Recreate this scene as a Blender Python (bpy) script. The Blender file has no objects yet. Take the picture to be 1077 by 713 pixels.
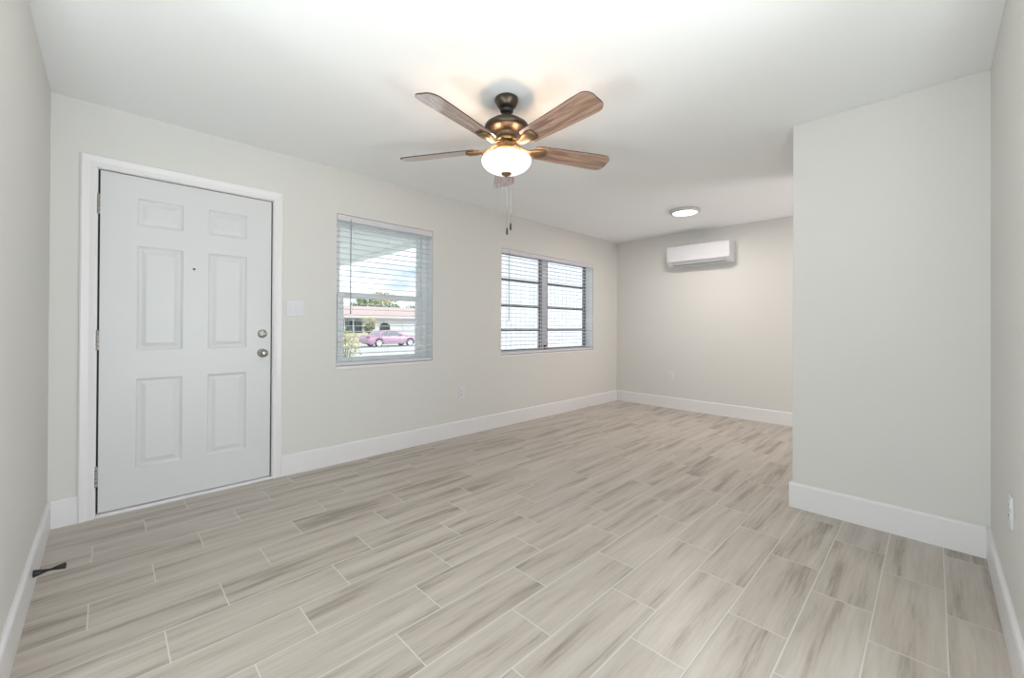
import bpy, bmesh, math, random
from mathutils import Vector, Matrix, noise
random.seed(7)
R = math.radians
scene = bpy.context.scene
C = scene.collection

# ------------------------------------------------------------------ camera
cam_d = bpy.data.cameras.new('camera')
cam = bpy.data.objects.new('camera', cam_d); C.objects.link(cam)
YAW, PITCH, ROLL = 0.7704, 0.00417, 0.00488
cam_d.sensor_width = 36.0
cam_d.lens = 434.187 / 1077 * 36.0
cam_d.shift_x = (538.5 - 534.761) / 1077
cam_d.shift_y = -(356.5 - 340.956) / 1077
cam_d.clip_start = 0.02; cam_d.clip_end = 500
_f = Vector((math.sin(YAW), math.cos(YAW), 0)); _r = Vector((math.cos(YAW), -math.sin(YAW), 0)); _u = Vector((0, 0, 1))
_f2 = _f * math.cos(PITCH) + _u * math.sin(PITCH); _u2 = _u * math.cos(PITCH) - _f * math.sin(PITCH)
_r3 = _r * math.cos(ROLL) + _u2 * math.sin(ROLL); _u3 = _u2 * math.cos(ROLL) - _r * math.sin(ROLL)
m = Matrix((_r3, _u3, -_f2)).transposed().to_4x4(); m.translation = Vector((0, 0, 1.14515))
cam.matrix_world = m
scene.camera = cam

# ------------------------------------------------------------------ exposure
vs = scene.view_settings
vs.view_transform = 'Standard'; vs.look = 'None'; vs.exposure = 0.0; vs.gamma = 1.0; vs.use_curve_mapping = False

# ------------------------------------------------------------------ world: pale blue sky with white clouds
SKY = 1.65
w = bpy.data.worlds.new('sky'); scene.world = w; w.use_nodes = True
nt = w.node_tree; nt.nodes.clear()
out = nt.nodes.new('ShaderNodeOutputWorld'); bg = nt.nodes.new('ShaderNodeBackground')
tc = nt.nodes.new('ShaderNodeTexCoord'); mp = nt.nodes.new('ShaderNodeMapping'); mp.inputs['Scale'].default_value = (2.2, 2.2, 5.5)
nz = nt.nodes.new('ShaderNodeTexNoise'); nz.inputs['Scale'].default_value = 1.7; nz.inputs['Detail'].default_value = 6; nz.inputs['Roughness'].default_value = .55
rp = nt.nodes.new('ShaderNodeValToRGB'); rp.color_ramp.elements[0].position = .42; rp.color_ramp.elements[1].position = .56
rp.color_ramp.elements[0].color = (.42, .51, .64, 1); rp.color_ramp.elements[1].color = (.93, .96, .99, 1)
nt.links.new(tc.outputs['Generated'], mp.inputs['Vector']); nt.links.new(mp.outputs['Vector'], nz.inputs['Vector'])
nt.links.new(nz.outputs['Fac'], rp.inputs['Fac']); nt.links.new(rp.outputs['Color'], bg.inputs['Color'])
bg.inputs['Strength'].default_value = SKY
nt.links.new(bg.outputs[0], out.inputs['Surface'])

# ------------------------------------------------------------------ sun and added fill lights out of view
def sun(energy, direction, angle, col):
    l = bpy.data.lights.new('sun', 'SUN'); l.energy = energy; l.angle = angle; l.color = col
    o = bpy.data.objects.new('sun', l); C.objects.link(o)
    o.rotation_euler = Vector(direction).to_track_quat('-Z', 'Y').to_euler(); return o
sun(3.5, (-.55, .50, -.62), R(1.0), (1, .96, .9))
def area(name, loc, direction, sx, sy, energy, col):
    l = bpy.data.lights.new(name, 'AREA'); l.shape = 'RECTANGLE'; l.size = sx; l.size_y = sy; l.energy = energy; l.color = col
    o = bpy.data.objects.new(name, l); C.objects.link(o); o.location = loc
    o.rotation_euler = Vector(direction).to_track_quat('-Z', 'Y').to_euler(); return o
COOL = (.88, .955, 1.0)
area('back_fill', (-3.55, 1.15, 1.15), (1, -.25, .1), .9, 1.7, 52, (.91, .985, 1))  # unseen fill light added behind the camera to brighten the room
area('rear_fill', (1.2, -3.35, .75), (0, 1, .55), 3.0, 1.3, 102, COOL)  # added out-of-view fill for the front and left walls
area('bounce_fill', (.80, -.35, .95), (-.10, .45, 1), .3, .3, 20, (.925, 1, .985))  # added up-light outside the frame, bounced off the ceiling
area('bounce_fill', (-.35, .80, .95), (.45, -.10, 1), .3, .3, 20, (.925, 1, .985))  # second added up-light, lifting the ceiling and right wall
area('hall_fill', (5.0, -1.42, .6), (-.15, 1, .8), 1.2, 1.0, 46, (1, .94, .93))  # added fill hidden behind the projecting block, brightening the far end

# ------------------------------------------------------------------ materials
def nodes(name):
    mt = bpy.data.materials.new(name); mt.use_nodes = True
    return mt, mt.node_tree, mt.node_tree.nodes['Principled BSDF']
def mat(name, col, rough=.5, metal=0., spec=.5, bump=0., bscale=60., vary=0., emit=None, estr=0.):
    mt, t, b = nodes(name)
    b.inputs['Roughness'].default_value = rough; b.inputs['Metallic'].default_value = metal
    b.inputs['Specular IOR Level'].default_value = spec
    tcn = t.nodes.new('ShaderNodeTexCoord')
    n = t.nodes.new('ShaderNodeTexNoise'); n.inputs['Scale'].default_value = bscale; n.inputs['Detail'].default_value = 3
    t.links.new(tcn.outputs['Object'], n.inputs['Vector'])
    mx = t.nodes.new('ShaderNodeMix'); mx.data_type = 'RGBA'
    mx.inputs[6].default_value = tuple(c * (1 - vary) for c in col) + (1,); mx.inputs[7].default_value = tuple(min(1, c * (1 + vary)) for c in col) + (1,)
    t.links.new(n.outputs['Fac'], mx.inputs[0]); t.links.new(mx.outputs[2], b.inputs['Base Color'])
    if bump:
        bp = t.nodes.new('ShaderNodeBump'); bp.inputs['Strength'].default_value = bump; bp.inputs['Distance'].default_value = .002
        t.links.new(n.outputs['Fac'], bp.inputs['Height']); t.links.new(bp.outputs['Normal'], b.inputs['Normal'])
    if emit:
        b.inputs['Emission Color'].default_value = emit + (1,); b.inputs['Emission Strength'].default_value = estr
    return mt
def math_node(t, op, a, b=None, c=None):
    n = t.nodes.new('ShaderNodeMath'); n.operation = op
    for i, v in enumerate((a, b, c)):
        if v is None: continue
        if isinstance(v, (int, float)): n.inputs[i].default_value = v
        else: t.links.new(v, n.inputs[i])
    return n.outputs[0]
def floor_mat():
    mt, t, b = nodes('wood_look_tile')
    tcn = t.nodes.new('ShaderNodeTexCoord'); sp = t.nodes.new('ShaderNodeSeparateXYZ'); t.links.new(tcn.outputs['Object'], sp.inputs[0])
    x, y = sp.outputs[0], sp.outputs[1]
    TW, TL = .2036, .6155
    ry = math_node(t, 'DIVIDE', math_node(t, 'ADD', y, .035 + 30 * TW), TW)
    row = math_node(t, 'FLOOR', ry); fy = math_node(t, 'FRACT', ry)
    md = math_node(t, 'MODULO', row, 3.0)
    u = math_node(t, 'ADD', math_node(t, 'DIVIDE', math_node(t, 'SUBTRACT', math_node(t, 'SUBTRACT', x, .160), math_node(t, 'MULTIPLY', md, .2032)), TL), 30.0)
    col = math_node(t, 'FLOOR', u); fx = math_node(t, 'FRACT', u)
    dy = math_node(t, 'MULTIPLY', math_node(t, 'MINIMUM', fy, math_node(t, 'SUBTRACT', 1.0, fy)), TW)
    dx = math_node(t, 'MULTIPLY', math_node(t, 'MINIMUM', fx, math_node(t, 'SUBTRACT', 1.0, fx)), TL)
    g = math_node(t, 'MINIMUM', dx, dy)
    grout = math_node(t, 'LESS_THAN', g, .0021)
    cv = t.nodes.new('ShaderNodeCombineXYZ'); t.links.new(row, cv.inputs[0]); t.links.new(col, cv.inputs[1])
    wn = t.nodes.new('ShaderNodeTexWhiteNoise'); wn.noise_dimensions = '3D'; t.links.new(cv.outputs[0], wn.inputs['Vector'])
    rnd = wn.outputs['Value']
    def streak(sx, sy, off, det, rough):
        c = t.nodes.new('ShaderNodeCombineXYZ')
        t.links.new(math_node(t, 'MULTIPLY_ADD', x, sx, math_node(t, 'MULTIPLY', rnd, 31.0)), c.inputs[0])
        t.links.new(math_node(t, 'MULTIPLY_ADD', y, sy, math_node(t, 'MULTIPLY', rnd, 17.0)), c.inputs[1])
        t.links.new(math_node(t, 'MULTIPLY', rnd, off), c.inputs[2])
        n = t.nodes.new('ShaderNodeTexNoise'); n.inputs['Scale'].default_value = 1.0; n.inputs['Detail'].default_value = det; n.inputs['Roughness'].default_value = rough
        n.inputs['Distortion'].default_value = .25
        t.links.new(c.outputs[0], n.inputs['Vector']); return n.outputs['Fac']
    s1 = streak(1.3, 17., 40., 2.5, .5); s2 = streak(6., 95., 70., 4.5, .65)
    k = math_node(t, 'ADD', math_node(t, 'MULTIPLY', s1, .66), math_node(t, 'MULTIPLY', s2, .34))
    k = math_node(t, 'ADD', k, math_node(t, 'MULTIPLY', math_node(t, 'SUBTRACT', rnd, .5), .06))
    rp = t.nodes.new('ShaderNodeValToRGB'); e = rp.color_ramp.elements
    e[0].position = .345; e[0].color = (.29, .247, .202, 1); e[1].position = .645; e[1].color = (.56, .508, .45, 1)
    e2 = rp.color_ramp.elements.new(.47); e2.color = (.47, .415, .358, 1)
    t.links.new(k, rp.inputs['Fac'])
    mx = t.nodes.new('ShaderNodeMix'); mx.data_type = 'RGBA'; t.links.new(grout, mx.inputs[0]); t.links.new(rp.outputs['Color'], mx.inputs[6])
    mx.inputs[7].default_value = (.66, .635, .59, 1); t.links.new(mx.outputs[2], b.inputs['Base Color'])
    t.links.new(math_node(t, 'MULTIPLY_ADD', grout, .4, .36), b.inputs['Roughness'])
    b.inputs['Specular IOR Level'].default_value = .45
    bp = t.nodes.new('ShaderNodeBump'); bp.inputs['Strength'].default_value = .25; bp.inputs['Distance'].default_value = .002
    t.links.new(math_node(t, 'SUBTRACT', math_node(t, 'MULTIPLY', s2, .15), grout), bp.inputs['Height']); t.links.new(bp.outputs['Normal'], b.inputs['Normal'])
    return mt
def wood_mat(name, dark, light, rough):
    mt, t, b = nodes(name)
    tcn = t.nodes.new('ShaderNodeTexCoord'); mp = t.nodes.new('ShaderNodeMapping'); mp.inputs['Scale'].default_value = (3.5, 42, 42)
    n = t.nodes.new('ShaderNodeTexNoise'); n.inputs['Scale'].default_value = 1.; n.inputs['Detail'].default_value = 5; n.inputs['Distortion'].default_value = .8
    rp = t.nodes.new('ShaderNodeValToRGB'); rp.color_ramp.elements[0].position = .36; rp.color_ramp.elements[1].position = .62
    rp.color_ramp.elements[0].color = dark + (1,); rp.color_ramp.elements[1].color = light + (1,)
    t.links.new(tcn.outputs['Object'], mp.inputs[0]); t.links.new(mp.outputs[0], n.inputs['Vector']); t.links.new(n.outputs['Fac'], rp.inputs['Fac'])
    t.links.new(rp.outputs['Color'], b.inputs['Base Color']); b.inputs['Roughness'].default_value = rough
    b.inputs['Coat Weight'].default_value = 1.0; b.inputs['Coat Roughness'].default_value = .08; b.inputs['Coat IOR'].default_value = 1.65
    return mt
def glass_mat(name, tint=(.95, .98, .98)):
    mt = bpy.data.materials.new(name); mt.use_nodes = True; t = mt.node_tree; t.nodes.clear()
    o = t.nodes.new('ShaderNodeOutputMaterial'); tr = t.nodes.new('ShaderNodeBsdfTransparent'); gl = t.nodes.new('ShaderNodeBsdfGlossy')
    tr.inputs['Color'].default_value = tint + (1,); gl.inputs['Roughness'].default_value = .01
    fr = t.nodes.new('ShaderNodeLayerWeight'); fr.inputs['Blend'].default_value = .5
    fac = math_node(t, 'MULTIPLY_ADD', math_node(t, 'POWER', fr.outputs['Facing'], 4.0), .5, .03)
    mx = t.nodes.new('ShaderNodeMixShader'); t.links.new(fac, mx.inputs[0]); t.links.new(tr.outputs[0], mx.inputs[1]); t.links.new(gl.outputs[0], mx.inputs[2])
    t.links.new(mx.outputs[0], o.inputs['Surface']); return mt
def leaf_mat(name, a, b_):
    mt, t, b = nodes(name)
    tcn = t.nodes.new('ShaderNodeTexCoord'); n = t.nodes.new('ShaderNodeTexNoise'); n.inputs['Scale'].default_value = 2.5; n.inputs['Detail'].default_value = 4
    rp = t.nodes.new('ShaderNodeValToRGB'); rp.color_ramp.elements[0].position = .35; rp.color_ramp.elements[1].position = .65
    rp.color_ramp.elements[0].color = a + (1,); rp.color_ramp.elements[1].color = b_ + (1,)
    t.links.new(tcn.outputs['Object'], n.inputs['Vector']); t.links.new(n.outputs['Fac'], rp.inputs['Fac']); t.links.new(rp.outputs['Color'], b.inputs['Base Color'])
    b.inputs['Roughness'].default_value = .6; return mt

M = dict(
    wall=mat('wall_paint', (.69, .68, .652), .65, spec=.3, bump=.12, bscale=140, vary=.01),
    ceiling=mat('ceiling_paint', (.915, .925, .935), .8, spec=.2, bump=.25, bscale=90, vary=.01),
    trim=mat('white_trim_paint', (.78, .765, .77), .35, spec=.4, vary=.006),
    door=mat('white_door_paint', (.665, .67, .675), .38, spec=.4, vary=.006),
    floor=floor_mat(),
    strip=mat('weatherstrip_gap_shade', (.02, .02, .022), .7),  # also blackens the door gap where shade falls
    nickel=mat('satin_nickel', (.42, .40, .375), .3, 1., vary=.03),
    plastic=mat('white_plastic', (.72, .72, .74), .32, vary=.005),
    slot=mat('socket_slot_black', (.03, .03, .03), .6),
    slat=mat('white_slat_vinyl', (.78, .78, .80), .42, vary=.01, bscale=8),
    valance=mat('blind_valance_white', (.67, .65, .69), .45, vary=.01),
    wand=mat('clear_grey_wand', (.30, .31, .34), .25),
    cord=mat('ladder_cord_white', (.8, .8, .82), .8),
    reveal=mat('skylit_reveal_white', (.90, .92, .93), .6),  # whiter than the wall paint, so skylight is painted onto the reveals
    sill=mat('white_marble_sill', (.80, .78, .775), .25, vary=.03, bscale=12),
    alu=mat('white_window_frame', (.86, .90, .92), .4, vary=.01),
    grey_alu=mat('grey_aluminium_frame', (.17, .17, .185), .4, .3, vary=.05),
    light_alu=mat('pale_aluminium_mullion', (.66, .66, .70), .4, .0, vary=.05),
    glass=glass_mat('window_glass'),
    bronze=mat('brushed_bronze', (.085, .068, .055), .36, .85, vary=.08, bscale=25),
    bronze_warm=mat('antique_bronze', (.23, .155, .085), .4, .8, vary=.12, bscale=25),
    blade=wood_mat('driftwood_blade', (.19, .112, .082), (.47, .30, .225), .15),
    blade_edge=mat('dark_blade_top', (.05, .035, .028), .5),
    bowl=mat('frosted_glass_bowl', (.95, .93, .9), .3, emit=(1, .93, .84), estr=1.05),
    ledlens=mat('light_diffuser', (.95, .95, .95), .4, emit=(1, .965, .92), estr=4.0),
    ring=mat('pale_nickel_ring', (.62, .61, .60), .4, .5),
    ac=mat('glossy_white_plastic', (.68, .675, .70), .18, vary=.004),
    ac_grey=mat('pale_grey_louver', (.50, .52, .55), .35),
    black=mat('black_plastic', (.012, .011, .011), .45),
    concrete=mat('pale_concrete', (.72, .71, .69), .9, vary=.08, bscale=3),
    street=mat('bleached_asphalt', (.56, .56, .56), .9, vary=.06, bscale=3),
    lawn=leaf_mat('dry_peach_lawn', (.52, .44, .28), (.66, .52, .40)),
    porch=mat('white_soffit', (.82, .86, .83), .6),
    boards=mat('white_board_paint', (.70, .70, .76), .6, vary=.02, bscale=5),
    stucco=mat('white_stucco', (.62, .61, .60), .9, vary=.03, bscale=5),
    stucco_grey=mat('grey_garage_paint', (.60, .60, .62), .7, vary=.03),
    roof=mat('pale_pink_roof', (.56, .43, .41), .9, vary=.05, bscale=2),
    darkglass=mat('dark_house_glass', (.06, .10, .12), .08, vary=.3, bscale=1.5),
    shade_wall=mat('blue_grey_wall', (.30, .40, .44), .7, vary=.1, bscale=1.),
    iron=mat('grey_gate_iron', (.22, .24, .24), .6),
    car=mat('magenta_car_paint', (.62, .35, .52), .2, .15, vary=.02),
    carglass=mat('car_window_glass', (.22, .26, .27), .05),
    tyre=mat('tyre_rubber', (.06, .06, .065), .8),
    rim=mat('alloy_wheel', (.75, .75, .78), .3, .4),
    lamp_red=mat('red_taillight', (.45, .05, .06), .2),
    lamp_clear=mat('headlight_lens', (.75, .78, .8), .15),
    chrome=mat('grey_bumper_trim', (.35, .33, .36), .4),
    trunk=mat('tree_bark', (.20, .15, .11), .9, vary=.2, bscale=9),
    leaf=leaf_mat('green_leaves', (.10, .16, .06), (.28, .34, .16)),
    leaf_pale=leaf_mat('pale_green_leaves', (.22, .29, .15), (.44, .47, .28)),
    leaf_yellow=leaf_mat('yellow_green_leaves', (.34, .36, .13), (.62, .56, .30)),
)

# ------------------------------------------------------------------ mesh helpers
class MB:
    def __init__(s): s.bm = bmesh.new()
    def face(s, vs, smooth=False):
        try:
            f = s.bm.faces.new(vs); f.smooth = smooth; return f
        except ValueError: return None
    def box(s, x0, x1, y0, y1, z0, z1, skip=()):
        v = [s.bm.verts.new(p) for p in ((x0,y0,z0),(x1,y0,z0),(x1,y1,z0),(x0,y1,z0),(x0,y0,z1),(x1,y0,z1),(x1,y1,z1),(x0,y1,z1))]
        for n, q in (('b',(3,2,1,0)),('t',(4,5,6,7)),('f',(0,1,5,4)),('r',(1,2,6,5)),('k',(2,3,7,6)),('l',(3,0,4,7))):
            if n not in skip: s.face([v[i] for i in q])
        return s
    def quad(s, *ps):
        s.face([s.bm.verts.new(p) for p in ps]); return s
    def prism(s, prof, h0, h1, fn, smooth=False):
        """closed 2-D profile swept from h0 to h1; fn(a,b,h) -> xyz"""
        A = [s.bm.verts.new(fn(a, b, h0)) for a, b in prof]; B = [s.bm.verts.new(fn(a, b, h1)) for a, b in prof]
        n = len(prof)
        for i in range(n): s.face([A[i], A[(i+1) % n], B[(i+1) % n], B[i]], smooth)
        s.face(A[::-1]); s.face(B); return s
    def lathe(s, prof, c=(0,0,0), seg=48, axis='z', smooth=True):
        rings = []
        for r, h in prof:
            ring = []
            for i in range(seg):
                a = 2 * math.pi * i / seg; p = (r*math.cos(a), r*math.sin(a), h)
                if axis == 'y': p = (p[0], p[2], p[1])
                elif axis == 'x': p = (p[2], p[0], p[1])
                ring.append(s.bm.verts.new((c[0]+p[0], c[1]+p[1], c[2]+p[2])))
            rings.append(ring)
        for a, b in zip(rings, rings[1:]):
            for i in range(seg): s.face([a[i], a[(i+1) % seg], b[(i+1) % seg], b[i]], smooth)
        s.face(rings[0][::-1]); s.face(rings[-1]); return s
    def tube(s, pts, r, seg=8, smooth=True):
        pts = [Vector(p) for p in pts]; rings = []
        for i, p in enumerate(pts):
            d = (pts[min(i+1, len(pts)-1)] - pts[max(i-1, 0)]).normalized()
            up = Vector((0,0,1)) if abs(d.z) < .9 else Vector((1,0,0))
            a = d.cross(up).normalized(); b = d.cross(a).normalized()
            rr = r[i] if isinstance(r, (list, tuple)) else r
            rings.append([s.bm.verts.new(p + a*rr*math.cos(2*math.pi*k/seg) + b*rr*math.sin(2*math.pi*k/seg)) for k in range(seg)])
        for a, b in zip(rings, rings[1:]):
            for k in range(seg): s.face([a[k], a[(k+1) % seg], b[(k+1) % seg], b[k]], smooth)
        s.face(rings[0][::-1]); s.face(rings[-1]); return s
    def loft(s, secs, smooth=True, cap=True):
        rings = [[s.bm.verts.new(p) for p in q] for q in secs]; n = len(rings[0])
        for a, b in zip(rings, rings[1:]):
            for i in range(n): s.face([a[i], a[(i+1) % n], b[(i+1) % n], b[i]], smooth)
        if cap: s.face(rings[0][::-1]); s.face(rings[-1])
        return s
    def build(s, name, material, parent=None, bevel=0., seg=2, loc=None, merge=0.):
        if merge: bmesh.ops.remove_doubles(s.bm, verts=s.bm.verts, dist=merge)
        bmesh.ops.recalc_face_normals(s.bm, faces=s.bm.faces)
        me = bpy.data.meshes.new(name); s.bm.to_mesh(me); s.bm.free()
        me.materials.append(material)
        o = bpy.data.objects.new(name, me); C.objects.link(o)
        if parent is not None: o.parent = parent
        if loc: o.location = loc
        if bevel:
            b = o.modifiers.new('bevel', 'BEVEL'); b.width = bevel; b.segments = seg; b.limit_method = 'ANGLE'; b.angle_limit = R(40)
        return o
def tag(o, label, cat, group=None, kind=None):
    o['label'] = label; o['category'] = cat
    if group: o['group'] = group
    if kind: o['kind'] = kind
    return o
def empty(name, loc, label, cat, group=None, kind=None, rz=0.):
    o = bpy.data.objects.new(name, None); C.objects.link(o); o.location = loc; o.rotation_euler.z = rz; o.empty_display_size = .1
    return tag(o, label, cat, group, kind)
def struct(o, label, cat): return tag(o, label, cat, kind='structure')
def copy_tree(o, parent=None):
    c = o.copy(); C.objects.link(c)
    if parent is not None: c.parent = parent
    for ch in list(o.children): copy_tree(ch, c)
    return c
def slab_with_holes(a0, a1, z0, z1, holes, b0, b1, fn):
    """wall slab in (a,z) with rectangular holes, thickness b0..b1"""
    mb = MB(); xs = sorted({a0, a1, *[h[0] for h in holes], *[h[1] for h in holes]}); zs = sorted({z0, z1, *[h[2] for h in holes], *[h[3] for h in holes]})
    xs = [x for x in xs if a0 <= x <= a1]; zs = [z for z in zs if z0 <= z <= z1]
    V = {}
    def v(i, j, k):
        if (i, j, k) not in V: V[i, j, k] = mb.bm.verts.new(fn(xs[i], (b0, b1)[k], zs[j]))
        return V[i, j, k]
    def solid(i, j):
        if i < 0 or j < 0 or i >= len(xs)-1 or j >= len(zs)-1: return False
        cx, cz = (xs[i]+xs[i+1])/2, (zs[j]+zs[j+1])/2
        return not any(h[0] < cx < h[1] and h[2] < cz < h[3] for h in holes)
    for i in range(len(xs)-1):
        for j in range(len(zs)-1):
            if not solid(i, j): continue
            for k in (0, 1): mb.face([v(i,j,k), v(i+1,j,k), v(i+1,j+1,k), v(i,j+1,k)])
            if not solid(i-1, j): mb.face([v(i,j,0), v(i,j,1), v(i,j+1,1), v(i,j+1,0)])
            if not solid(i+1, j): mb.face([v(i+1,j,0), v(i+1,j,1), v(i+1,j+1,1), v(i+1,j+1,0)])
            if not solid(i, j-1): mb.face([v(i,j,0), v(i,j,1), v(i+1,j,1), v(i+1,j,0)])
            if not solid(i, j+1): mb.face([v(i,j+1,0), v(i,j+1,1), v(i+1,j+1,1), v(i+1,j+1,0)])
    return mb

# ------------------------------------------------------------------ room shell
H = 2.44
D = 3.4375; XL = -.2362; XF = 5.6932; XP = 3.1519; YP = .6308; YR = -.197
WT = .2
DOOR = (-.05, .884, 0., 2.069); W1 = (1.355, 2.297, .775, 2.071); W2 = (3.219, 5.048, .785, 2.037)

struct(MB().box(-3.8, 5.9, -3.6, D + WT, -.12, 0).build('floor', M['floor']), 'grey beige wood-look plank tile floor with pale grout lines', 'floor')
struct(MB().box(-4.4, 6.5, -4.2, D + .3, H, H + .12).build('ceiling', M['ceiling']), 'smooth white ceiling over the whole room', 'ceiling')
struct(slab_with_holes(XL - .12, XF + .15, 0, H, [DOOR, W1, W2], D, D + WT, lambda a, b, z: (a, b, z)).build('wall_front', M['wall']),
       'long off-white wall holding the door and both windows', 'wall')
struct(MB().box(XL - .12, XL, 1.9, D, 0, H).build('wall_left', M['wall']), 'off-white wall at the left edge beside the door', 'wall')
struct(MB().box(XF, XF + .15, -1.6, D, 0, H).build('wall_far', M['wall']), 'off-white far end wall with the air conditioner', 'wall')
struct(MB().box(XP, XP + 1.1, YR - .12, YP, 0, H).build('wall_partition', M['wall'], bevel=.004), 'off-white projecting wall block at the right', 'wall')
struct(MB().box(1.8, XP, YR - .12, YR, 0, H).build('wall_right', M['wall']), 'off-white wall at the right edge beside the camera', 'wall')
struct(slab_with_holes(-3.4, 2.02, 0, H, [(-1.1, 1.7, 0, 2.2)], -3.72, -3.6, lambda a, b, z: (b, a, z)).build('wall_back', M['wall']), 'off-white wall behind the camera with an unseen opening added for light', 'wall')  # opening is made up, placed so light reaches the right wall
struct(slab_with_holes(-3.72, XP + 1.1, 0, H, [(-.3, 2.7, 0, 2.2)], -3.52, -3.4, lambda a, b, z: (a, b, z)).build('wall_rear', M['wall']), 'off-white rear wall of the adjoining space behind the camera', 'wall')  # unseen opening added here too, placed to light the left wall
struct(MB().box(-3.6, XL - .12, 1.9, 2.02, 0, H).build('wall_adjoining', M['wall']), 'off-white side wall of the adjoining space behind the camera', 'wall')
struct(MB().box(XP, XP + .12, -3.4, YR - .12, 0, H).build('wall_side', M['wall']), 'off-white side wall behind the projecting block', 'wall')
struct(MB().box(XP + 1.1, XF, -1.6, -1.5, 0, H).build('wall_hall', M['wall']), 'off-white end wall of the hall behind the projecting block', 'wall')

BH, BT = .156, .015
BP = [(0, 0), (BT, 0), (BT, BH - .012), (BT - .004, BH - .003), (BT - .009, BH), (0, BH)]
def base(name, a0, a1, fn, label):
    struct(MB().prism(BP, a0, a1, fn).build(name, M['trim']), label, 'baseboard')
base('baseboard_front', .9455, XF, lambda a, b, h: (h, D - a, b), 'long white baseboard running under both windows')
base('baseboard_corner', XL, -.1205, lambda a, b, h: (h, D - a, b), 'short white baseboard between the left corner and the door casing')
base('baseboard_left', 1.9, D - BT, lambda a, b, h: (XL + a, h, b), 'white baseboard along the left wall')
base('baseboard_far', -1.5, D - BT, lambda a, b, h: (XF - a, h, b), 'white baseboard under the air conditioner wall')
base('baseboard_partition', YR + BT, YP + BT, lambda a, b, h: (XP - a, h, b), 'white baseboard across the projecting wall block')
base('baseboard_partition_side', XP, XP + 1.1, lambda a, b, h: (h, YP + a, b), 'white baseboard around the hidden side of the projecting block')
base('baseboard_right', 1.8, XP - BT, lambda a, b, h: (h, YR + a, b), 'white baseboard along the right wall')

# ------------------------------------------------------------------ door with casing
mb = MB()
CP = [(0, 0), (0, .009), (.008, .013), (.03, .011), (.05, .015), (.062, .017), (.07, .012), (.07, 0)]   # a: from inner edge outward, b: thickness
x0, x1, zt = DOOR[0], DOOR[1], DOOR[3]
CWL = .07
def casing_sec(px, pz, dx, dz):
    return [(px + dx * a * CWL / .07, D - b, pz + dz * a) for a, b in CP]
mb.loft([casing_sec(x0, 0, -1, 0), casing_sec(x0, zt, -1, 1), casing_sec(x1, zt, .88, 1), casing_sec(x1, 0, .88, 0)], smooth=False)
struct(mb.build('trim_1', M['trim']), 'white mitred casing around the entry door', 'trim')
mb = MB()
mb.box(x0, x0 + .004, D, D + WT, .018, zt); mb.box(x1 - .004, x1, D, D + WT, .018, zt); mb.box(x0, x1, D, D + WT, zt - .004, zt)
struct(mb.build('trim_2', M['trim']), 'white jamb lining inside the entry door opening', 'trim')
mb = MB(); mb.box(x0 + .004, x0 + .028, D + .052, D + .085, .02, zt - .004); mb.box(x1 - .028, x1 - .004, D + .052, D + .085, .02, zt - .004); mb.box(x0 + .028, x1 - .028, D + .052, D + .085, zt - .026, zt - .004)
mb.box(x0 + .004, x0 + .0125, D + .020, D + .052, .02, zt - .004); mb.box(x1 - .0115, x1 - .004, D + .020, D + .052, .02, zt - .004); mb.box(x0 + .0125, x1 - .0115, D + .020, D + .052, zt - .0085, zt - .004)  # thin black strips paint deeper shade into the gap
struct(mb.build('trim_3', M['strip']), 'black weatherstrip and painted gap shade around the entry door', 'trim')
struct(MB().box(x0, x1, D - .012, D + .16, 0, .018).build('trim_4', M['trim'], bevel=.003), 'white threshold under the entry door', 'trim')

dr = empty('door_1', (x0 + .0135, D + .006, .024), 'white six-panel entry door with satin nickel knob and deadbolt', 'door', kind='structure')
dw, dh, dt = (x1 - .0125) - (x0 + .0135), 2.0595 - .024, .044
ox, oz = x0 + .0135, .024
cols = [(.128 - ox, .354 - ox), (.490 - ox, .716 - ox)]
rows = [(.257 - oz, .805 - oz), (.983 - oz, 1.630 - oz), (1.757 - oz, 1.926 - oz)]
mb = MB()
xs = [0, *cols[0], *cols[1], dw]; zs = [0, *rows[0], *rows[1], *rows[2], dh]
V = {(i, j): mb.bm.verts.new((xs[i], 0, zs[j])) for i in range(6) for j in range(8)}
for i in range(5):
    for j in range(7):
        q = [V[i, j], V[i+1, j], V[i+1, j+1], V[i, j+1]]
        if i in (1, 3) and j in (1, 3, 5):
            a0, a1, c0, c1 = xs[i], xs[i+1], zs[j], zs[j+1]
            prev = q
            for ins, dep in ((.004, .004), (.014, .0085), (.022, .0085), (.040, .0035), (.046, .002)):
                cur = [mb.bm.verts.new(p) for p in ((a0+ins, dep, c0+ins), (a1-ins, dep, c0+ins), (a1-ins, dep, c1-ins), (a0+ins, dep, c1-ins))]
                for k in range(4): mb.face([prev[k], prev[(k+1) % 4], cur[(k+1) % 4], cur[k]])
                prev = cur
            mb.face(prev)
        else: mb.face(q)
bk = [mb.bm.verts.new(p) for p in ((0, dt, 0), (dw, dt, 0), (dw, dt, dh), (0, dt, dh))]
mb.face(bk)
mb.face([V[i, 0] for i in range(6)] + [bk[1], bk[0]]); mb.face([V[i, 7] for i in range(6)] + [bk[2], bk[3]])
mb.face([V[0, j] for j in range(8)] + [bk[3], bk[0]]); mb.face([V[5, j] for j in range(8)] + [bk[2], bk[1]])
mb.build('door_slab', M['door'], dr)
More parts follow.
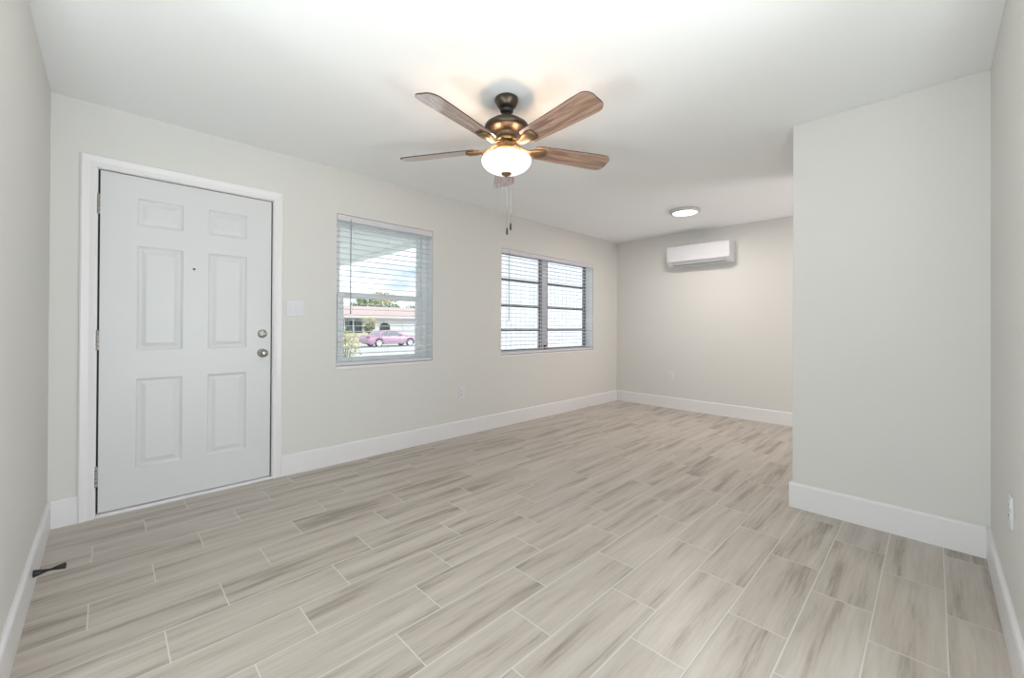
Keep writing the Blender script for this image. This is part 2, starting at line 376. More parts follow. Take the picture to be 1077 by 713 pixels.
for z in (.240, 1.046, 1.853):
    mb = MB()
    for k in range(5): mb.lathe([(.0005, 0), (.0075, .0006), (.0075, .0218), (.0005, .0224)], (-.0085, -.0105, z - .0575 - oz + k * .0232), 16)
    mb.lathe([(.0005, 0), (.006, .001), (.004, .007), (.0005, .008)], (-.0085, -.0105, z + .0585 - oz), 12)
    mb.box(-.0110, -.0004, -.004, .001, z - .055 - oz, z + .055 - oz)
    mb.build('hinge', M['nickel'], dr)
mb = MB()   # knob: rose, neck, ball turned towards the room (-y)
kx, kz = .817 - ox, .937 - oz
mb.lathe([(.0005, -.010), (.024, -.010), (.031, -.004), (.032, .0)], (kx, 0, kz), 32, 'y')
kn = mb.build('door_knob', M['nickel'], dr)
MB().lathe([(.0005, -.066), (.012, -.065), (.022, -.060), (.0275, -.050), (.027, -.040), (.020, -.031), (.012, -.026), (.0115, -.008)], (kx, 0, kz), 32, 'y').build('knob_ball', M['nickel'], kn)
dz_ = 1.079 - oz
db = MB().lathe([(.0005, -.014), (.022, -.014), (.028, -.009), (.031, 0)], (kx, 0, dz_), 32, 'y').build('deadbolt', M['nickel'], dr)
MB().box(kx - .019, kx + .019, -.028, -.013, dz_ - .0045, dz_ + .0045).build('thumb_turn', M['nickel'], db, bevel=.003)
ph = MB().lathe([(.0005, -.003), (.006, -.0035), (.0085, 0)], (.412 - ox, 0, 1.514 - oz), 20, 'y').build('peephole', M['nickel'], dr)
MB().lathe([(.0005, -.0042), (.0042, -.0036)], (.412 - ox, 0, 1.514 - oz), 16, 'y').build('peephole_lens', M['slot'], ph)
# ------------------------------------------------------------------ windows
def ring(mb, a0, a1, z0, z1, y0, y1, wl, wr, wb, wt):
    mb.box(a0, a0 + wl, y0, y1, z0, z1); mb.box(a1 - wr, a1, y0, y1, z0, z1)
    mb.box(a0 + wl, a1 - wr, y0, y1, z0, z0 + wb); mb.box(a0 + wl, a1 - wr, y0, y1, z1 - wt, z1); return mb
ww, wh = W1[1] - W1[0], W1[3] - W1[2]
wn1 = empty('window_1', (W1[0], D, W1[2]), 'single-hung window beside the door looking out at a magenta car', 'window', kind='structure')
ring(MB(), 0, ww, .03, wh, .12, .19, .05, .05, .035, .05).build('window_frame', M['alu'], wn1, bevel=.003)
fr = ring(MB(), .045, ww - .045, .625, wh - .045, .150, .178, .042, .042, .035, .035).build('upper_sash', M['alu'], wn1, bevel=.003)
MB().box(.08, ww - .08, .162, .166, .65, wh - .075).build('pane', M['glass'], fr)
fr = ring(MB(), .052, ww - .062, .045, .640, .112, .142, .055, .055, .048, .034).build('lower_sash', M['alu'], wn1, bevel=.003)
MB().box(.10, ww - .11, .125, .129, .085, .61).build('pane', M['glass'], fr)
MB().box(.42, .50, .100, .114, .632, .646).build('sash_lock', M['alu'], fr, bevel=.003)
MB().box(-.0, ww, -.006, .115, -.0, .026).build('window_sill', M['sill'], wn1, bevel=.004)

def lining(W, parent):
    a, b = W[1] - W[0], W[3] - W[2]
    MB().box(0, .002, .018, .19, .03, b).box(a - .002, a, .018, .19, .03, b).box(.002, a - .002, .062, .19, b - .002, b).build('skylit_reveal', M['reveal'], parent)  # added thin liner; its whiter colour stands in for skylight
lining(W1, wn1)
w2w, w2h = W2[1] - W2[0], W2[3] - W2[2]
wn2 = empty('window_2', (W2[0], D, W2[2]), 'wide two-column awning window with grey metal bars', 'window', kind='structure')
ring(MB(), 0, w2w, .06, w2h, .135, .185, .03, .010, .012, .020).build('window_frame', M['grey_alu'], wn2, bevel=.002)
lining(W2, wn2)
MB().box(0, w2w, .100, .19, .02, .062).build('bottom_track', M['trim'], wn2, bevel=.003)
ml = MB().box(4.045 - W2[0], 4.170 - W2[0], .120, .185, .04, w2h - .02).build('mullion', M['light_alu'], wn2, bevel=.004)
for a in (4.047, 4.162): MB().box(a - W2[0], a + .006 - W2[0], .116, .122, .05, w2h - .03).build('mullion_edge', M['grey_alu'], ml)
cr = MB().tube([(4.118 - W2[0], .12, .085), (4.118 - W2[0], .095, .085), (4.125 - W2[0], .085, .10), (4.14 - W2[0], .08, .135)], [.011, .009, .006, .007], 10).build('crank_handle', M['plastic'], wn2)
MB().box(4.098 - W2[0], 4.138 - W2[0], .108, .121, .06, .11).build('crank_box', M['slot'], cr, bevel=.002)
zb = [.785 + .05, 1.098, 1.392, 1.700, 2.017]
for (a0, a1) in ((.03, 4.045 - W2[0]), (4.170 - W2[0], w2w - .010)):
    for i in range(4):
        p0, p1 = zb[i] - W2[2], zb[i+1] - W2[2]
        sa = ring(MB(), a0, a1, p0, p1, .132, .158, .007, .007, .016, .016).build('awning_sash', M['grey_alu'], wn2, bevel=.002)
        MB().box(a0 + .01, a1 - .01, .143, .147, p0 + .012, p1 - .012).build('pane', M['glass'], sa)
MB().box(0, w2w, -.006, .13, 0, .026).build('window_sill', M['sill'], wn2, bevel=.004)

def blind(W, label, wand_x, wand_z, cords, valance_h):
    wd, ht = W[1] - W[0], W[3] - W[2]
    t = empty('window_blind', (W[0], D, W[2]), label, 'blind', 'open horizontal blinds in the two windows')
    g = .004
    MB().box(g, wd - g, .000, .014, ht - .003 - valance_h, ht - .003).build('valance', M['valance'], t, bevel=.003)
    MB().box(g + .003, wd - g - .003, .016, .060, ht - .045, ht - .004).build('headrail', M['slat'], t, bevel=.002)
    mb = MB(); z = ht - .083; zl = z
    while z > .085:
        n = 4; A = []; B = []
        for k in range(n + 1):                       # gently crowned slat
            y = .010 + .050 * k / n; c = .0022 * (1 - (2 * k / n - 1) ** 2)
            A.append((y, z + c + (y - .035) * .06))
        prof = A + [(y, zz - .0028) for y, zz in A[::-1]]
        mb.prism(prof, g + .002, wd - g - .002, lambda a, b, h: (h, a, b))
        zl = z; z -= .0471
    mb.build('slats', M['slat'], t)
    MB().box(g, wd - g, .008, .060, .031, .058).build('bottom_rail', M['valance'], t, bevel=.003)
    for cx in cords:
        mb = MB()
        for y in (.0085, .0615): mb.tube([(cx, y, .05), (cx, y, ht - .045)], .0008, 6)
        mb.build('ladder_cord', M['cord'], t)
    wx = wand_x - W[0]
    wn = MB().tube([(wx, -.006, ht - .04), (wx, -.008, wand_z - W[2] + .03), (wx, -.008, wand_z - W[2])], [.0035, .0042, .0048], 8).build('tilt_wand', M['wand'], t)
    MB().tube([(wx, .012, ht - .028), (wx, -.006, ht - .03), (wx, -.006, ht - .045)], .0025, 6).build('wand_hook', M['nickel'], wn)
    return t
blind(W1, 'open white slat blind in the narrower window beside the door', 1.470, 1.24, (.14, .47, .80), .050)
blind(W2, 'open white slat blind in the wide window with grey bars', 3.335, 1.21, (.16, .62, 1.20, 1.67), .046)

# ------------------------------------------------------------------ ceiling fan
FX, FY = 1.618, 1.69
fan = empty('ceiling_fan', (FX, FY, H), 'bronze five-blade ceiling fan with driftwood blades and a lit bowl light', 'ceiling fan')
MB().lathe([(.001, 0), (.056, -.0002), (.064, -.006), (.0665, -.016), (.063, -.030), (.052, -.050), (.042, -.060), (.030, -.064), (.0005, -.064)]).build('canopy', M['bronze'], fan)
dn = MB().lathe([(.0005, -.062), (.014, -.062), (.014, -.125), (.0005, -.125)], seg=24).build('downrod', M['bronze'], fan)
MB().lathe([(.0005, -.060), (.034, -.062), (.039, -.070), (.037, -.080), (.028, -.087), (.0005, -.088)]).build('hanger_ball', M['black'], dn)
MB().lathe([(.0005, -0.1130), (.024, -0.1139), (.034, -0.1184), (.060, -0.1247), (.088, -0.1365), (.108, -0.1509), (.112, -0.1563), (.121, -0.1600), (.1245, -0.1690), (.122, -0.1798),
            (.108, -0.1907), (.084, -0.1988), (.066, -0.2051), (.0005, -0.2060)]).build('motor_housing', M['bronze'], fan)
MB().lathe([(.0005, -.199), (.058, -.200), (.056, -.206), (.052, -.214), (.053, -.232), (.060, -.238), (.0605, -.246), (.050, -.250), (.0005, -.251)]).build('flywheel', M['bronze_warm'], fan)
sh = MB().lathe([(.0005, -.250), (.040, -.251), (.041, -.258), (.050, -.264), (.052, -.272), (.050, -.286), (.058, -.294), (.058, -.300), (.030, -.306), (.0005, -.307)]).build('switch_housing', M['bronze_warm'], fan)
MB().lathe([(.0005, -.304), (.010, -.305), (.010, -.428), (.0005, -.429)], seg=16).build('center_rod', M['bronze_warm'], sh)
for k in range(3):                                   # three arms that carry the rim of the bowl
    a = R(20 + 120 * k); mb = MB()
    mb.tube([(.05 * math.cos(a), .05 * math.sin(a), -.292), (.10 * math.cos(a), .10 * math.sin(a), -.305), (.1345 * math.cos(a), .1345 * math.sin(a), -.330), (.1355 * math.cos(a), .1355 * math.sin(a), -.346)], .004, 8)
    mb.build('fitter_arm', M['bronze_warm'], sh)
prof = [(.137, -.346), (.140, -.352)]
for i in range(17):
    a = math.pi / 2 * i / 16
    prof.append((max(.0135, .141 * math.cos(a) ** .95), -.358 - .073 * math.sin(a)))
inner = [(max(.0125, r - .005), z + .004) for r, z in prof[::-1]]
mb = MB(); pr = prof + inner
rings = [[mb.bm.verts.new((r * math.cos(2 * math.pi * i / 64), r * math.sin(2 * math.pi * i / 64), z)) for i in range(64)] for r, z in pr]
for a, b in zip(rings, rings[1:] + rings[:1]):
    for i in range(64): mb.face([a[i], a[(i+1) % 64], b[(i+1) % 64], b[i]], True)
bowl = mb.build('glass_bowl', M['bowl'], fan)
MB().lathe([(.0005, -.421), (.026, -.424), (.030, -.430), (.026, -.437), (.014, -.441), (.010, -.448), (.0005, -.451)], seg=32).build('finial', M['bronze_warm'], fan)
for k in range(3):
    a = R((300, 156, 48)[k])
    MB().lathe([(.0005, .03), (.012, .026), (.018, .012), (.018, 0), (.012, -.014), (.0005, -.018)], (.085 * math.cos(a), .085 * math.sin(a), -.350), 20).build('light_bulb', M['bowl'], fan)
    l = bpy.data.lights.new('bulb_light', 'POINT'); l.energy = 4.2; l.color = (1, .62, .36); l.shadow_soft_size = .025
    o = bpy.data.objects.new('bulb_light', l); C.objects.link(o); o.parent = fan; o.location = (.088 * math.cos(a), .088 * math.sin(a), -.333)
for (cx, cy, zend) in ((-.004, -.012, -.752), (.010, -.026, -.727)):
    mb = MB(); mb.tube([(cx * .6, cy * .6, -.446), (cx, cy, -.46), (cx, cy, zend)], .0011, 6)
    z = -.458
    while z > zend:
        mb.lathe([(.0003, .0016), (.0018, 0), (.0003, -.0016)], (cx, cy, z), 6); z -= .0075
    pc = mb.build('pull_chain', M['nickel'], fan)
    MB().lathe([(.0005, .024), (.003, .022), (.0055, .010), (.006, -.012), (.004, -.018), (.0005, -.019)], (cx, cy, zend - .01), 14).build('chain_fob', M['bronze'], pc)

PIT = -.2359; BZ = -.284
def blade_mesh():
    mb = MB(); N = 26; u0, u1 = .165, .6584
    def half(u):
        t = (u - u0) / (u1 - u0); wv = .056 + (.0716 - .056) * min(1, t * 1.25)
        if u > u1 - .05: wv = wv - .046 * (1 - math.sqrt(max(0, 1 - ((u - (u1 - .05)) / .05) ** 2)))
        if u < u0 + .025: wv = wv - .026 * (1 - math.sqrt(max(0, 1 - ((u0 + .025 - u) / .025) ** 2)))
        return wv
    us = [u0 + .025 * (1 - math.cos(math.pi / 2 * i / 6)) for i in range(6)] + [u0 + .025 + (u1 - .05 - u0 - .025) * i / 8 for i in range(8)] + [u1 - .05 + .05 * math.sin(math.pi / 2 * i / 10) for i in range(11)]
    secs = []
    for u in us:
        h = half(u); secs.append([(u, -h, -.003), (u, -h * .97, -.0036), (u, h * .97, -.0036), (u, h, -.003), (u, h, .003), (u, -h, .003)])
    mb.loft(secs, smooth=False); return mb
def iron_mesh():
    mb = MB(); secs = []
    for u, hw, zt, dp in ((.050, .014, .028, .010), (.075, .012, .022, .010), (.105, .013, .006, .012), (.135, .018, -.006, .014), (.165, .028, -.0045, .016), (.195, .037, -.0042, .018), (.220, .040, -.0042, .017), (.236, .036, -.0042, .012), (.240, .034, -.0042, .006)):
        s_ = []
        for k in range(9):
            a = math.pi * k / 8; s_.append((u + .012 * math.sin(a) * (1 if u > .2 else 0) - .006, -hw * math.cos(a), zt - dp * math.sin(a) ** .7))
        secs.append(s_)
    mb.loft(secs); return mb
bl0 = None
for k in range(5):
    a = .8353 + k * R(72)
    if k == 0:
        b0 = blade_mesh().build('fan_blade', M['blade'], fan); i0 = iron_mesh().build('blade_iron', M['bronze_warm'], fan)
        ed = MB(); u0 = .2
        bo, io = b0, i0
        b0.data.materials.append(M['blade_edge'])
        for p in b0.data.polygons:
            if p.normal.z > -.5: p.material_index = 1
    else:
        bo = b0.copy(); io = i0.copy(); C.objects.link(bo); C.objects.link(io)
    for o in (bo, io):
        o.parent = fan; o.location = (0, 0, BZ)
        o.rotation_mode = 'QUATERNION'
        o.rotation_quaternion = (Matrix.Rotation(a, 3, 'Z') @ Matrix.Rotation(PIT, 3, 'X')).to_quaternion()

# ------------------------------------------------------------------ flush ceiling light
cl = empty('ceiling_light', (4.59, 1.925, H), 'round lit flush ceiling light near the far wall', 'ceiling light')
MB().lathe([(.10, 0), (.150, -.0002), (.155, -.006), (.155, -.026), (.148, -.034), (.128, -.036), (.126, -.028), (.10, -.026)], seg=64).build('trim_ring', M['ring'], cl)
MB().lathe([(.0005, -.028), (.126, -.028), (.126, -.033), (.09, -.0365), (.0005, -.038)], seg=64).build('diffuser', M['ledlens'], cl)
l = bpy.data.lights.new('flush_lamp', 'AREA'); l.shape = 'DISK'; l.size = .24; l.energy = 19.5; l.color = (1, .92, .87)
o = bpy.data.objects.new('flush_lamp', l); C.objects.link(o); o.parent = cl; o.location = (0, 0, -.042)

# ------------------------------------------------------------------ wall-mounted air conditioner
ACY0, ACY1, ACZ = 1.754, 2.553, 1.955
ac = empty('air_conditioner', (XF, (ACY0 + ACY1) / 2, ACZ), 'white split air conditioner mounted high on the far wall', 'air conditioner')
hw = (ACY1 - ACY0) / 2
f = lambda a, b, h: (-a, h, b)
MB().prism([(0, .020), (.085, .006), (.135, .018), (.168, .042), (.180, .075), (.182, .255), (.172, .276), (.150, .284), (0, .284)], -hw, hw, f).build('body', M['ac'], ac, bevel=.006, seg=3)
MB().prism([(.176, .062), (.196, .060), (.202, .068), (.202, .248), (.196, .268), (.180, .276), (.172, .270)], -hw + .002, hw - .002, f).build('front_panel', M['ac'], ac, bevel=.004, seg=3)
lv = MB().prism([(.100, .000), (.104, -.003), (.160, .014), (.193, .046), (.191, .052), (.186, .050), (.156, .019)], -hw + .045, hw - .075, f).build('louver', M['ac_grey'], ac, bevel=.001)
MB().prism([(.150, .0165), (.162, .0135), (.166, .0185), (.155, .022)], -hw + .05, hw - .08, f).build('outlet_slot', M['slot'], lv)
MB().prism([(.02, .283), (.145, .283), (.145, .290), (.02, .290)], -hw + .10, hw - .08, f).build('intake_grille', M['ac_grey'], ac)
MB().box(-.2035, -.201, -hw + .205, -hw + .245, .105, .125).build('display_window', M['ac'], ac, bevel=.001)
for s_ in (-1, 1):
    MB().prism([(.10, .08), (.112, .08), (.112, .16), (.10, .16)], s_ * hw - .001 * s_, s_ * (hw + .0015), f).build('side_slot', M['ac_grey'], ac)
# ------------------------------------------------------------------ outlets and switch
def outlet(loc, rz, label):
    t = empty('wall_outlet', loc, label, 'outlet', 'white duplex outlets', rz=rz)      # local: wall plane y=0, room towards -y
    pl = MB().box(-.035, .035, -.006, 0, -.0575, .0575).build('cover_plate', M['plastic'], t, bevel=.0025)
    for s_ in (-1, 1):
        so = MB().lathe([(.0005, -.0085), (.0155, -.0085), (.0165, -.0075), (.0165, -.0045)], (0, 0, s_ * .0195), 28, 'y').build('socket', M['plastic'], t)
        mb = MB()
        for a, hh in ((-.0062, .0085), (.0062, .0070)): mb.box(a - .0011, a + .0011, -.0092, -.0080, s_ * .0195 - hh / 2 + .003, s_ * .0195 + hh / 2 + .003)
        mb.lathe([(.0003, -.0092), (.0024, -.0092), (.0024, -.008)], (0, 0, s_ * .0195 - .0085), 12, 'y')
        mb.build('socket_slots', M['slot'], so)
    MB().lathe([(.0003, -.0075), (.003, -.0068), (.0032, -.0055)], (0, 0, 0), 14, 'y').build('screw', M['nickel'], t)
    return t
outlet((2.655, D, .448), 0, 'white duplex outlet on the window wall below and between the windows')
outlet((XF, 2.566, .456), R(-90), 'white duplex outlet on the far wall below the air conditioner')
outlet((2.338, YR, .487), R(180), 'white duplex outlet on the right edge wall above its baseboard')
sw = empty('light_switch', (1.0385, D, 1.276), 'white double rocker light switch beside the entry door', 'light switch')
MB().box(-.0645, .0645, -.007, 0, -.062, .062).build('cover_plate', M['plastic'], sw, bevel=.003)
for s_ in (-1, 1):
    cxx = s_ * .023
    MB().box(cxx - .0175, cxx + .0175, -.0086, -.006, -.0345, .0345).build('switch_bezel', M['plastic'], sw, bevel=.001)
    MB().prism([(.006, -.032), (.0135, -.032), (.0095, 0), (.0105, .032), (.006, .032)], cxx - .0158, cxx + .0158, lambda a, b, h: (h, -a, b)).build('rocker', M['plastic'], sw, bevel=.001)

# ------------------------------------------------------------------ door stop on the left baseboard
ds = empty('door_stop', (XL + BT, 2.655, .085), 'black hourglass door stop sticking out of the left baseboard', 'door stop')
MB().lathe([(.0005, 0), (.015, .0005), (.0145, .008), (.011, .020), (.0055, .042)], (0, 0, 0), 24, 'x').build('base_cone', M['black'], ds)
mb = MB(); pts = []
for i in range(61):
    a = i / 60 * 2 * math.pi * 5; pts.append((.040 + .016 * i / 60, .0046 * math.cos(a), .0046 * math.sin(a)))
mb.tube(pts, .0013, 6); mb.build('spring', M['black'], ds)
MB().lathe([(.0055, .054), (.009, .072), (.0125, .088), (.013, .096), (.0005, .098)], (0, 0, 0), 24, 'x').build('bumper_tip', M['black'], ds)

# ------------------------------------------------------------------ outside the windows
def strip(name, material, prof, x0, x1, label, cat, th=.3):
    """ground strip: profile of (y,z) swept over x, with thickness"""
    p = prof + [(y, z - th) for y, z in prof[::-1]]
    return struct(MB().prism(p, x0, x1, lambda a, b, h: (h, a, b)).build(name, material), label, cat)
strip('ground', M['concrete'], [(D + .3, -.14), (9.6, -.22), (26, -.74), (37, -.74), (56, .03), (110, .03)], -40, 120, 'pale concrete yard and driveway outside', 'ground')
strip('street', M['street'], [(25.6, -.71), (37.2, -.71)], -40, 120, 'bleached street the car is parked on', 'street', .15)
strip('lawn', M['lawn'], [(37.3, -.69), (55.8, .08)], 14, 30.0, 'dry peach-coloured lawn before the house across the street', 'lawn', .12)

cp = empty('carport', (.8, 6.6, -.2), 'white carport roof seen through the window beside the door', 'carport')
MB().box(-2.8, 2.9, -2.86, 3.1, 2.70, 2.86).build('roof_slab', M['porch'], cp, bevel=.01)
MB().box(2.76, 2.93, -2.86, 3.1, 2.66, 2.88).build('roof_fascia', M['porch'], cp)
for px in (-2.6, 2.68): MB().box(px - .06, px + .06, 2.80, 2.92, 0.0, 2.70).build('post', M['porch'], cp, bevel=.008)

sd = empty('outbuilding', (6.08, 6.5, -.25), 'white vertically boarded outbuilding seen through the wide window', 'building')
mb = MB(); mb.box(0, 7.5, 0, 2.35, 0, 3.40)
for i in range(50): mb.box(i * .15 + .004, i * .15 + .146, -.012, .0, .05, 3.38)
mb.build('board_wall', M['boards'], sd)
MB().box(-.0, 7.6, -.18, 2.42, 3.40, 3.50).build('roof', M['boards'], sd)

# house across the street
HY = 58.
hs = empty('house', (21., HY, .0), 'low white house with pale pink roof and arched entry across the street', 'house')
hx = lambda v: v - 21.
mb = slab_with_holes(hx(21), hx(44), 0, 2.42, [(hx(22.6), hx(26.7), 0, 2.05), (hx(29.3), hx(31.05), 0, 1.55)], 0, .3, lambda a, b, z: (a, b, z))
mb.build('front_wall', M['stucco'], hs)
mb = MB(); c0, c1 = hx(29.3), hx(31.05); cc, rr = (c0 + c1) / 2, (c1 - c0) / 2     # rounded head of the archway
for s_ in (-1, 1):
    p = [(cc + s_ * rr, 1.55)] + [(cc + s_ * rr * math.cos(math.pi / 2 * i / 10), .95 + .6 + -.62 + .62 * math.sin(math.pi / 2 * i / 10)) for i in range(11)]
    mb.prism(p, -.01, .3, lambda a, b, h: (a, h, b))
mb.build('arch_head', M['stucco'], hs)
ga = MB()
for i in range(9): ga.box(c0 + .1 + i * .19, c0 + .13 + i * .19, .5, .54, 0, 1.6)
ga.box(c0, c1, .5, .54, .7, .76); ga.build('arch_gate', M['iron'], hs)
MB().box(0, 23, 2.2, 9, 0, 2.4).build('recessed_wall', M['shade_wall'], hs)
for a, b in ((22.8, 23.9), (24.2, 25.2), (25.5, 26.6)):
    fr = ring(MB(), hx(a), hx(b), .75, 2.0, 2.1, 2.2, .06, .06, .06, .06).build('window_frame', M['stucco'], hs)
    MB().box(hx(a) + .06, hx(b) - .06, 2.14, 2.19, .81, 1.94).build('window_pane', M['darkglass'], fr)
for a in (24.05, 25.35): MB().box(hx(a) - .07, hx(a) + .07, .05, .2, 0, 2.1).build('porch_post', M['stucco'], hs)
fr = ring(MB(), hx(27.9), hx(28.6), .5, 1.95, -.04, .02, .06, .06, .06, .06).build('window_frame', M['stucco'], hs)
MB().box(hx(27.96), hx(28.54), -.02, .01, .56, 1.89).build('window_pane', M['darkglass'], fr)
mb = MB()
for i in range(4): mb.box(hx(33.2), hx(38.4), -.05, .0, .05 + i * .5, .53 + i * .5)
mb.build('garage_door', M['stucco_grey'], hs)
MB().box(-.6, 23.6, -.75, -.6, 2.22, 2.46).build('fascia', M['stucco'], hs)
MB().prism([(-.7, 2.40), (5., 4.15), (10.5, 2.40), (10.5, 2.25), (5., 4.0), (-.7, 2.25)], -.8, 23.8, lambda a, b, h: (h, a, b)).build('roof', M['roof'], hs)

# magenta car, nose towards +x
cx0, cy0, cz0 = 15.65, 33.0, -.71
car = empty('car', (cx0, cy0, cz0), 'magenta four-door car parked across the street', 'car')
L_, Wd = 5.0, 1.82
def side(u):   # lower body top line (z) at u along the length
    pts = [(0, .78), (.12, .98), (.9, 1.02), (1.4, 1.0), (3.5, .95), (4.4, .82), (4.85, .66), (5.0, .52)]
    for (a, za), (b, zb_) in zip(pts, pts[1:]):
        if a <= u <= b: return za + (zb_ - za) * (u - a) / (b - a)
    return .5
wheels_u = (1.02, 4.02); wr = .335
secs = []
us = [0, .05, .12, .3, .5] + [.60 + .07 * i for i in range(13)] + [1.6 + .25 * i for i in range(8)] + [3.58 + .07 * i for i in range(14)] + [4.6, 4.75, 4.88, 4.96, 5.0]
for u in us:
    top = side(u); bot = .24
    if u < .3: bot = .24 + (.3 - u) * .5
    if u > 4.8: bot = .24 + (u - 4.8) * .4
    for wu in wheels_u:
        d = abs(u - wu)
        if d < .39: bot = max(bot, .34 + math.sqrt(.39 ** 2 - d * d))
    nar = 0.
    if u < .3: nar = .10 * (1 - u / .3) ** 1.5
    if u > 4.5: nar = .16 * ((u - 4.5) / .5) ** 1.6
    y0, y1 = nar, Wd - nar; bot = min(bot, top - .06)
    secs.append([(u, y0 + .04, bot), (u, y0, bot + .04), (u, y0 - .0, (bot + top) / 2), (u, y0 + .05, top - .06), (u, y0 + .14, top), (u, y1 - .14, top), (u, y1 - .05, top - .06), (u, y1, (bot + top) / 2), (u, y1, bot + .04), (u, y1 - .04, bot)])
MB().loft(secs).build('body', M['car'], car)
gh = [(.75, 1.0, 1.0), (1.25, 1.0, 1.24), (1.75, .98, 1.38), (2.3, .97, 1.42), (2.75, .96, 1.38), (3.2, .95, 1.22), (3.75, .93, .95)]
secs = []
for u, zb_, zt_ in gh:
    ins = .22 * (zt_ - zb_) / .45
    secs.append([(u, .10, zb_ - .05), (u, .12 + ins, zt_), (u, .30 + ins, zt_ + .015), (u, Wd - .30 - ins, zt_ + .015), (u, Wd - .12 - ins, zt_), (u, Wd - .10, zb_ - .05)])
MB().loft(secs).build('cabin', M['car'], car)
def win(us_, name):
    mb = MB(); P = []
    for u, fz in us_:
        for (a, zb_, zt_), (b, zb2, zt2) in zip(gh, gh[1:]):
            if a <= u <= b:
                t_ = (u - a) / (b - a); zb_ = zb_ + (zb2 - zb_) * t_; zt_ = zt_ + (zt2 - zt_) * t_; break
        ins = .22 * (zt_ - zb_) / .45; z0_ = zb_ - .05; zz = z0_ + (zt_ - z0_) * fz; y_ = .10 + (.02 + ins) * fz
        P.append((u, y_ - .012, zz))
    mb.prism([(p[0], i) for i, p in enumerate(P)], 0, 1, lambda a, b, h: (P[int(b)][0], P[int(b)][1] + h * .02, P[int(b)][2])); mb.build(name, M['carglass'], car)
win([(1.25, .2), (1.45, .85), (1.95, .88), (1.95, .2)], 'side_window'); win([(2.02, .2), (2.02, .88), (2.65, .86), (3.35, .25)], 'side_window')
for zc in (0, 1):
    pass
MB().prism([(.80, 1.03), (1.22, 1.25), (1.24, 1.235), (.83, 1.015)], .38, Wd - .38, lambda a, b, h: (a - .012, h, b + .012)).build('rear_window', M['carglass'], car)
for wu in wheels_u:
    for yy in (.13, Wd - .13):
        whl = MB().lathe([(.14, -.11), (.31, -.11), (wr, -.07), (wr, .07), (.31, .11), (.14, .11)], (wu, yy, wr), 32, 'y').build('wheel', M['tyre'], car)
        mb = MB(); mb.lathe([(.0005, -.118), (.05, -.122), (.06, -.112), (.24, -.112), (.255, -.118), (.26, -.09), (.26, .09), (.255, .118), (.24, .112), (.0005, .112)], (wu, yy, wr), 32, 'y'); mb.build('rim', M['rim'], whl)
MB().box(3.05, 3.22, -.13, .06, .98, 1.10).build('mirror', M['car'], car, bevel=.03)
MB().box(-.015, .20, .06, .40, .76, .90).build('taillight', M['lamp_red'], car, bevel=.03)
MB().box(4.70, 4.93, .16, .45, .60, .70).build('headlight', M['lamp_clear'], car, bevel=.03)
MB().box(-.05, .12, .12, Wd - .12, .40, .62).build('rear_bumper', M['chrome'], car, bevel=.04)
MB().box(1.45, 3.55, -.006, .05, .27, .36).build('side_skirt', M['chrome'], car, bevel=.01)

# planting
def foliage(n, rx, ry, rz, c, size, seed):
    rnd = random.Random(seed); mb = MB()
    for i in range(n):
        while True:
            p = Vector((rnd.uniform(-1, 1), rnd.uniform(-1, 1), rnd.uniform(-1, 1)))
            if .25 < p.length < 1.0 + .25 * noise.noise(p * 2.3 + Vector((seed, 0, 0))): break
        q = Vector((c[0] + p.x * rx, c[1] + p.y * ry, c[2] + p.z * rz))
        a = Vector((rnd.gauss(0, 1), rnd.gauss(0, 1), rnd.gauss(0, 1))).normalized(); b = a.cross(Vector((rnd.gauss(0, 1), rnd.gauss(0, 1), rnd.gauss(0, 1)))).normalized()
        s_ = size * rnd.uniform(.6, 1.2)
        mb.quad(q - a * s_, q - b * s_ * .45, q + a * s_, q + b * s_ * .45)
    return mb
def tree(name, loc, h, rx, rz, label, lm, seed, cat='tree', n=700, size=.35, group=None):
    t = empty(name, loc, label, cat, group)
    MB().tube([(0, 0, -.1), (.1, 0, h * .35), (-.05, .1, h * .62), (.05, 0, h - rz * .6)], [.16, .13, .10, .04], 10).build('trunk', M['trunk'], t)
    foliage(n, rx, rx, rz, (0, 0, h - rz), size, seed).build('foliage', lm, t)
    return t
tree('tree', (33.6, 72., .03), 5.9, 2.9, 1.6, 'green tree rising behind the left of the house roof', M['leaf'], 1)
tree('tree', (41.8, 79., .03), 5.7, 3.2, 1.6, 'green tree behind the middle of the house roof', M['leaf'], 2)
tree('tree', (43.6, 71., .03), 5.2, 2.8, 1.7, 'green tree behind the right of the house roof', M['leaf_pale'], 3)
tree('tree', (46.0, 90., .03), 8.9, 3.8, 1.5, 'tall pale tree above the house, seen in the upper sash', M['leaf_yellow'], 4)
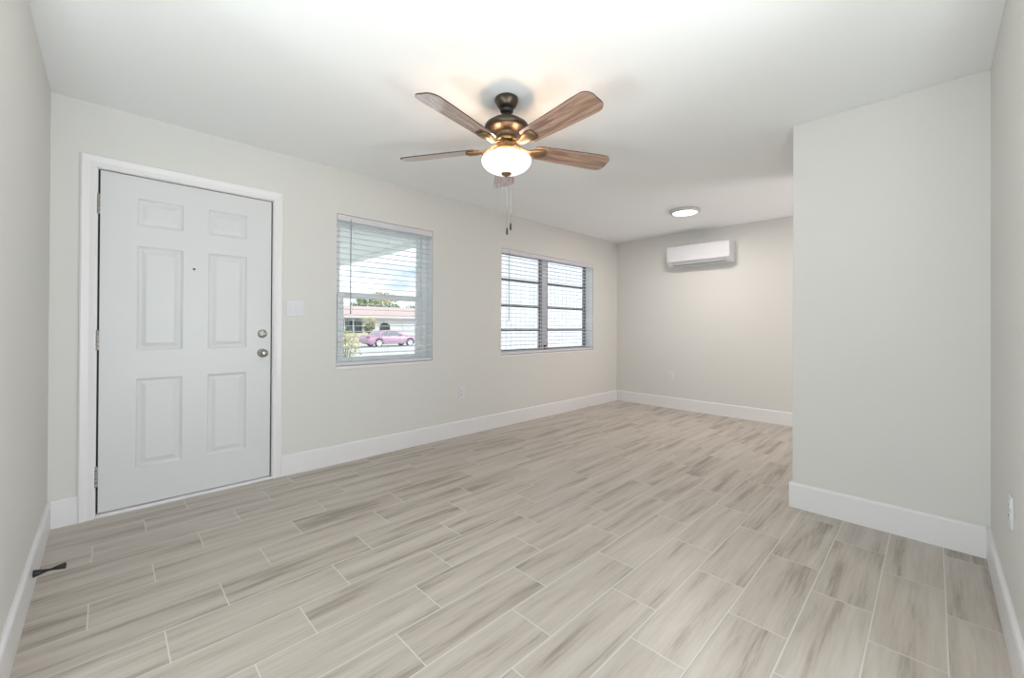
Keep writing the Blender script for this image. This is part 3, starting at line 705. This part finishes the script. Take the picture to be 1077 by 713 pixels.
pt = empty('palm', (22.4, 47., -.32), 'small yellow-green palm beside the house entry', 'palm')
MB().tube([(0, 0, -.1), (.03, 0, .9), (0, 0, 2.2)], [.10, .08, .07], 10).build('trunk', M['trunk'], pt)
rnd = random.Random(5)
for k in range(14):
    a = 2 * math.pi * k / 14 + rnd.uniform(-.2, .2); ln = rnd.uniform(1.0, 1.4); dr_ = rnd.uniform(.3, 1.0); mb = MB(); P = []
    for i in range(9):
        t_ = i / 8; P.append(Vector((math.cos(a) * ln * t_, math.sin(a) * ln * t_, 2.2 + .75 * t_ - (.75 + dr_) * t_ * t_)))
    mb.tube(P, [.02 - .0018 * i for i in range(9)], 6)
    sd_ = Vector((-math.sin(a), math.cos(a), 0))
    for i in range(1, 9):
        for s_ in (-1, 1):
            tip = P[i] + sd_ * s_ * .26 * math.sin(math.pi * (i + .5) / 9.5) + Vector((math.cos(a) * .12, math.sin(a) * .12, -.12)); dpt = (P[i] - P[i-1]) * .35
            mb.quad(P[i] - dpt, tip, P[i] + dpt, P[i])
    mb.build('frond', M['leaf_yellow'], pt)
def shrub(loc, h, r, label, lm, seed, n=420, size=.10):
    t = empty('shrub', loc, label, 'shrub')
    mb = MB(); rnd = random.Random(seed)
    for k in range(7):
        a = rnd.uniform(0, 6.28); mb.tube([(0, 0, -.05), (math.cos(a) * r * .3, math.sin(a) * r * .3, h * .45), (math.cos(a) * r * .6, math.sin(a) * r * .6, h * .85)], [.018, .012, .006], 6)
    mb.build('stems', M['trunk'], t)
    foliage(n, r, r, h * .52, (0, 0, h * .52), size, seed).build('foliage', lm, t)
    return t
shrub((26.9, 56.6, .04), 1.35, .75, 'round dark green shrub at the corner of the house wall', M['leaf'], 11, 380, .16)
shrub((5.95, 14.2, -.36), 1.35, .50, 'loose yellow-green shrub just outside the window beside the door', M['leaf_yellow'], 12, 420, .06)
shrub((5.0, 13.2, -.33), 1.10, .50, 'low yellow-green shrub at the left edge of the window view', M['leaf_yellow'], 13, 380, .06)
